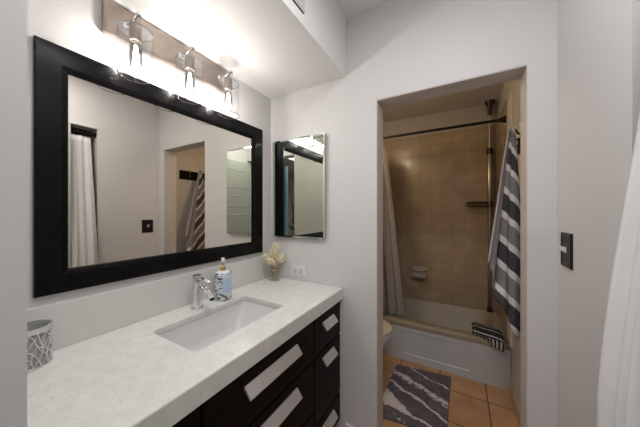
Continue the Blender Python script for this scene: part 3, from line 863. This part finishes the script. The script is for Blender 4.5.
loft(bm, [egg(0.46, 0.20, 0.270, 0.187, 0.408), egg(0.46, 0.205, 0.278, 0.192, 0.412), egg(0.46, 0.20, 0.274, 0.188, 0.424), egg(0.46, 0.17, 0.23, 0.15, 0.432), egg(0.46, 0.05, 0.06, 0.05, 0.434)])
obj('lid', bm, CREAMSEAT, tl, 40)
bm = bmesh.new()
loft(bm, [rrect(0.15, TY, 0.09, 0.20, 0.03, 0.36), rrect(0.125, TY, 0.10, 0.225, 0.03, 0.42), rrect(0.125, TY, 0.108, 0.235, 0.03, 0.70)])
tk = obj('tank', bm, CERAMIC, tl, 40)
bm = bmesh.new(); loft(bm, [rrect(0.125, TY, 0.116, 0.243, 0.03, 0.70), rrect(0.125, TY, 0.118, 0.245, 0.03, 0.725), rrect(0.125, TY, 0.11, 0.237, 0.03, 0.738)])
obj('tank_lid', bm, CERAMIC, tl, 40)
obj('flush_lever', tubem([(0.232, TY - 0.16, 0.64), (0.25, TY - 0.16, 0.64), (0.252, TY - 0.09, 0.632)], 0.006, 8), CHROME, tk, 40)

# ------------------------------------------------------------------ bath mat
bmt = bmesh.new()
c0 = Vector((0.898, 1.87)); ux = Vector((0.412, 0.052)); uy = Vector((0.005, 0.60))
P = []
for s, t in [(x, y) for y in range(13) for x in range(13)]:
    pass
def matf(z, grow):
    pts = []
    n = 10
    for k in range(n): pts.append((-0.5 + k / n, -0.5))
    for k in range(n): pts.append((0.5, -0.5 + k / n))
    for k in range(n): pts.append((0.5 - k / n, 0.5))
    for k in range(n): pts.append((-0.5, 0.5 - k / n))
    r = random.Random(2)
    out = []
    for a, b in pts:
        q = c0 + ux * a * grow + uy * b * grow + Vector((r.uniform(-1, 1), r.uniform(-1, 1))) * 0.003
        out.append((q.x, q.y, z))
    return out
loft(bmt, [matf(0.0005, 0.99), matf(0.006, 1.0), matf(0.014, 0.995), matf(0.017, 0.97)])
tag(obj('bath_mat', bmt, RUG), 'dark grey and white marbled bath mat on the terracotta floor', 'bath mat')

# ------------------------------------------------------------------ hook rack and bath towel
rk = thing('hook_rack', 'dark wooden wall rack with metal hooks just inside the bath doorway', 'hook rack', (1.5, 1.72, 1.74))
obj('board', boxm(1.484, 1.4995, 1.52, 1.95, 1.692, 1.79, bev=0.003), BLACKWOOD, rk)
for y in (1.615, 1.72, 1.83):
    bm = bmesh.new()
    tube(bm, [(1.486, y, 1.762), (1.462, y, 1.762), (1.446, y, 1.772), (1.440, y, 1.792)], 0.005, 8)
    tube(bm, [(1.486, y, 1.730), (1.468, y, 1.722), (1.456, y, 1.728), (1.452, y, 1.742)], 0.004, 8)
    obj('hook', bm, CHROME if y == 1.615 else BLACKMET, rk, 40)
HK = Vector((1.436, 1.718))
tw = thing('bath_towel', 'grey and white striped bath towel hanging from the hook rack inside the doorway', 'towel', (1.43, 1.71, 0.7))
bot = [(1.425, 1.90, 1.00), (1.385, 1.80, 0.93), (1.365, 1.70, 0.90), (1.332, 1.60, 0.885), (1.333, 1.545, 0.875), (1.362, 1.525, 0.84), (1.376, 1.548, 0.80), (1.402, 1.535, 0.72), (1.43, 1.555, 0.69), (1.462, 1.60, 0.70)]
bc = [0]
for a, b in zip(bot[:-1], bot[1:]): bc.append(bc[-1] + math.dist(a[:2], b[:2]))
def bezpt(s):
    u = s * bc[-1]; i = 0
    while i < len(bc) - 2 and bc[i + 1] < u: i += 1
    k = (u - bc[i]) / (bc[i + 1] - bc[i])
    p0 = bot[max(i - 1, 0)]; p1 = bot[i]; p2 = bot[i + 1]; p3 = bot[min(i + 2, len(bot) - 1)]
    return [0.5 * (2 * p1[c] + (p2[c] - p0[c]) * k + (2 * p0[c] - 5 * p1[c] + 4 * p2[c] - p3[c]) * k * k + (3 * p1[c] - p0[c] - 3 * p2[c] + p3[c]) * k ** 3) for c in range(3)]
def twf(s, t):
    x, y, zb = bezpt(s)
    k = (1 - (1 - t) ** 1.5) * 0.9 + 0.1 * t
    a = -2.2 + 4.0 * s
    tx, ty = HK.x - 0.012 * math.cos(a) - 0.008, HK.y - 0.016 * math.sin(a)
    w = 0.006 * math.sin(s * 21 + 4 * t) * t
    zt = 1.805 - 0.02 * abs(s - 0.5)
    return (min(tx + (x - tx) * k + w * 0.5, 1.478), ty + (y - ty) * k - w, zt + (zb - zt) * t)
def twuv(s, t):
    p = twf(s, t)
    return (s * bc[-1] * (0.35 + 0.65 * t) + (1 - t) * 0.325 * bc[-1], p[2])
bm = bmesh.new(); sheet(bm, twf, 70, 50, twuv)
obj('striped_side', bm, STRIPE, tw, 0, solid=0.008)
bot2 = [(1.292, 1.462, 1.08), (1.300, 1.490, 1.06), (1.312, 1.512, 1.00), (1.322, 1.545, 0.95), (1.345, 1.575, 0.86)]
def twf2(s, t):
    u = s * 4; i = min(int(u), 3); k = u - i
    x, y, zb = [bot2[i][c] + (bot2[i + 1][c] - bot2[i][c]) * k for c in range(3)]
    kk = t ** 0.85
    tx, ty = HK.x - 0.028 + 0.010 * s, HK.y - 0.018 + 0.02 * s
    w = 0.006 * math.sin(s * 11 + 3 * t) * t
    zt = 1.785
    return (tx + (x - tx) * kk + w, ty + (y - ty) * kk - w * 0.5, zt + (zb - zt) * t)
bm = bmesh.new(); sheet(bm, twf2, 24, 40); obj('lilac_side', bm, LILAC, tw, 0, solid=0.007)

# ------------------------------------------------------------------ bath ceiling lamp and hall plant
bl = thing('ceiling_lamp', 'warm globe ceiling lamp over the toilet', 'ceiling light', (0.36, 1.68, HB))
obj('canopy', lathem(0.36, 1.68, [(0.06, HB - 0.001), (0.06, HB - 0.02), (0.03, HB - 0.03), (0.03, HB - 0.10)], n=20), BRONZE, bl, 40)
obj('globe', lathem(0.36, 1.68, [(0.03, HB - 0.10)] + [(0.075 * math.sin(a), HB - 0.165 + 0.075 * math.cos(a)) for a in [0.45 + 0.26 * k for k in range(10)]] + [(0.004, HB - 0.2395)], n=24), BATHGLOW, bl, 60)
ld = bpy.data.lights.new('bath_light', 'POINT'); ld.energy = BATH_W; ld.color = (1.0, 0.79, 0.53); ld.shadow_soft_size = 0.08
lo = bpy.data.objects.new('bath_light', ld); C.objects.link(lo); lo.location = (0.36, 1.68, HB - 0.27)

rl = thing('fill_light_housing', 'added square housing for the fill light above the vanity room', 'ceiling light', (1.10, 0.40, H))
obj('housing', boxm(0.90, 1.30, 0.20, 0.60, 2.43, H - 0.001, bev=0.004), TRIMW, rl)  # unseen housing added around the room's fill light

pt = thing('potted_plant', 'leafy green potted plant on the hall floor behind the entrance', 'plant', (1.80, -1.50, 0))
obj('pot', lathem(1.80, -1.50, [(0.10, 0.0), (0.14, 0.02), (0.17, 0.62), (0.16, 0.62), (0.15, 0.56)], n=20), TERRA, pt, 40)
rnd = random.Random(9)
for k in range(26):
    a = rnd.uniform(0, 2 * PI); r = rnd.uniform(0.05, 0.15); hz = rnd.uniform(0.95, 1.95)
    b = Vector((1.80, -1.50, 0.57)); tip = Vector((1.80 + r * math.cos(a), -1.50 + r * math.sin(a), hz))
    mid = b.lerp(tip, 0.65) + Vector((-0.02 * math.cos(a), -0.02 * math.sin(a), 0.05))
    sd_ = Vector((-math.sin(a), math.cos(a), 0)) * 0.05
    bm = bmesh.new()
    tube(bm, [b, mid], 0.004, 5)
    loft(bm, [[tuple(mid.lerp(tip, q) + sd_ * w + Vector((0, 0, dz))) for w, dz in ((-wd, 0), (0, 0.004), (wd, 0), (0, -0.004))] for q, wd in ((0, 0.05), (0.3, 0.8), (0.6, 1.0), (1.0, 0.05))])
    obj('leaf', bm, LEAF, pt)
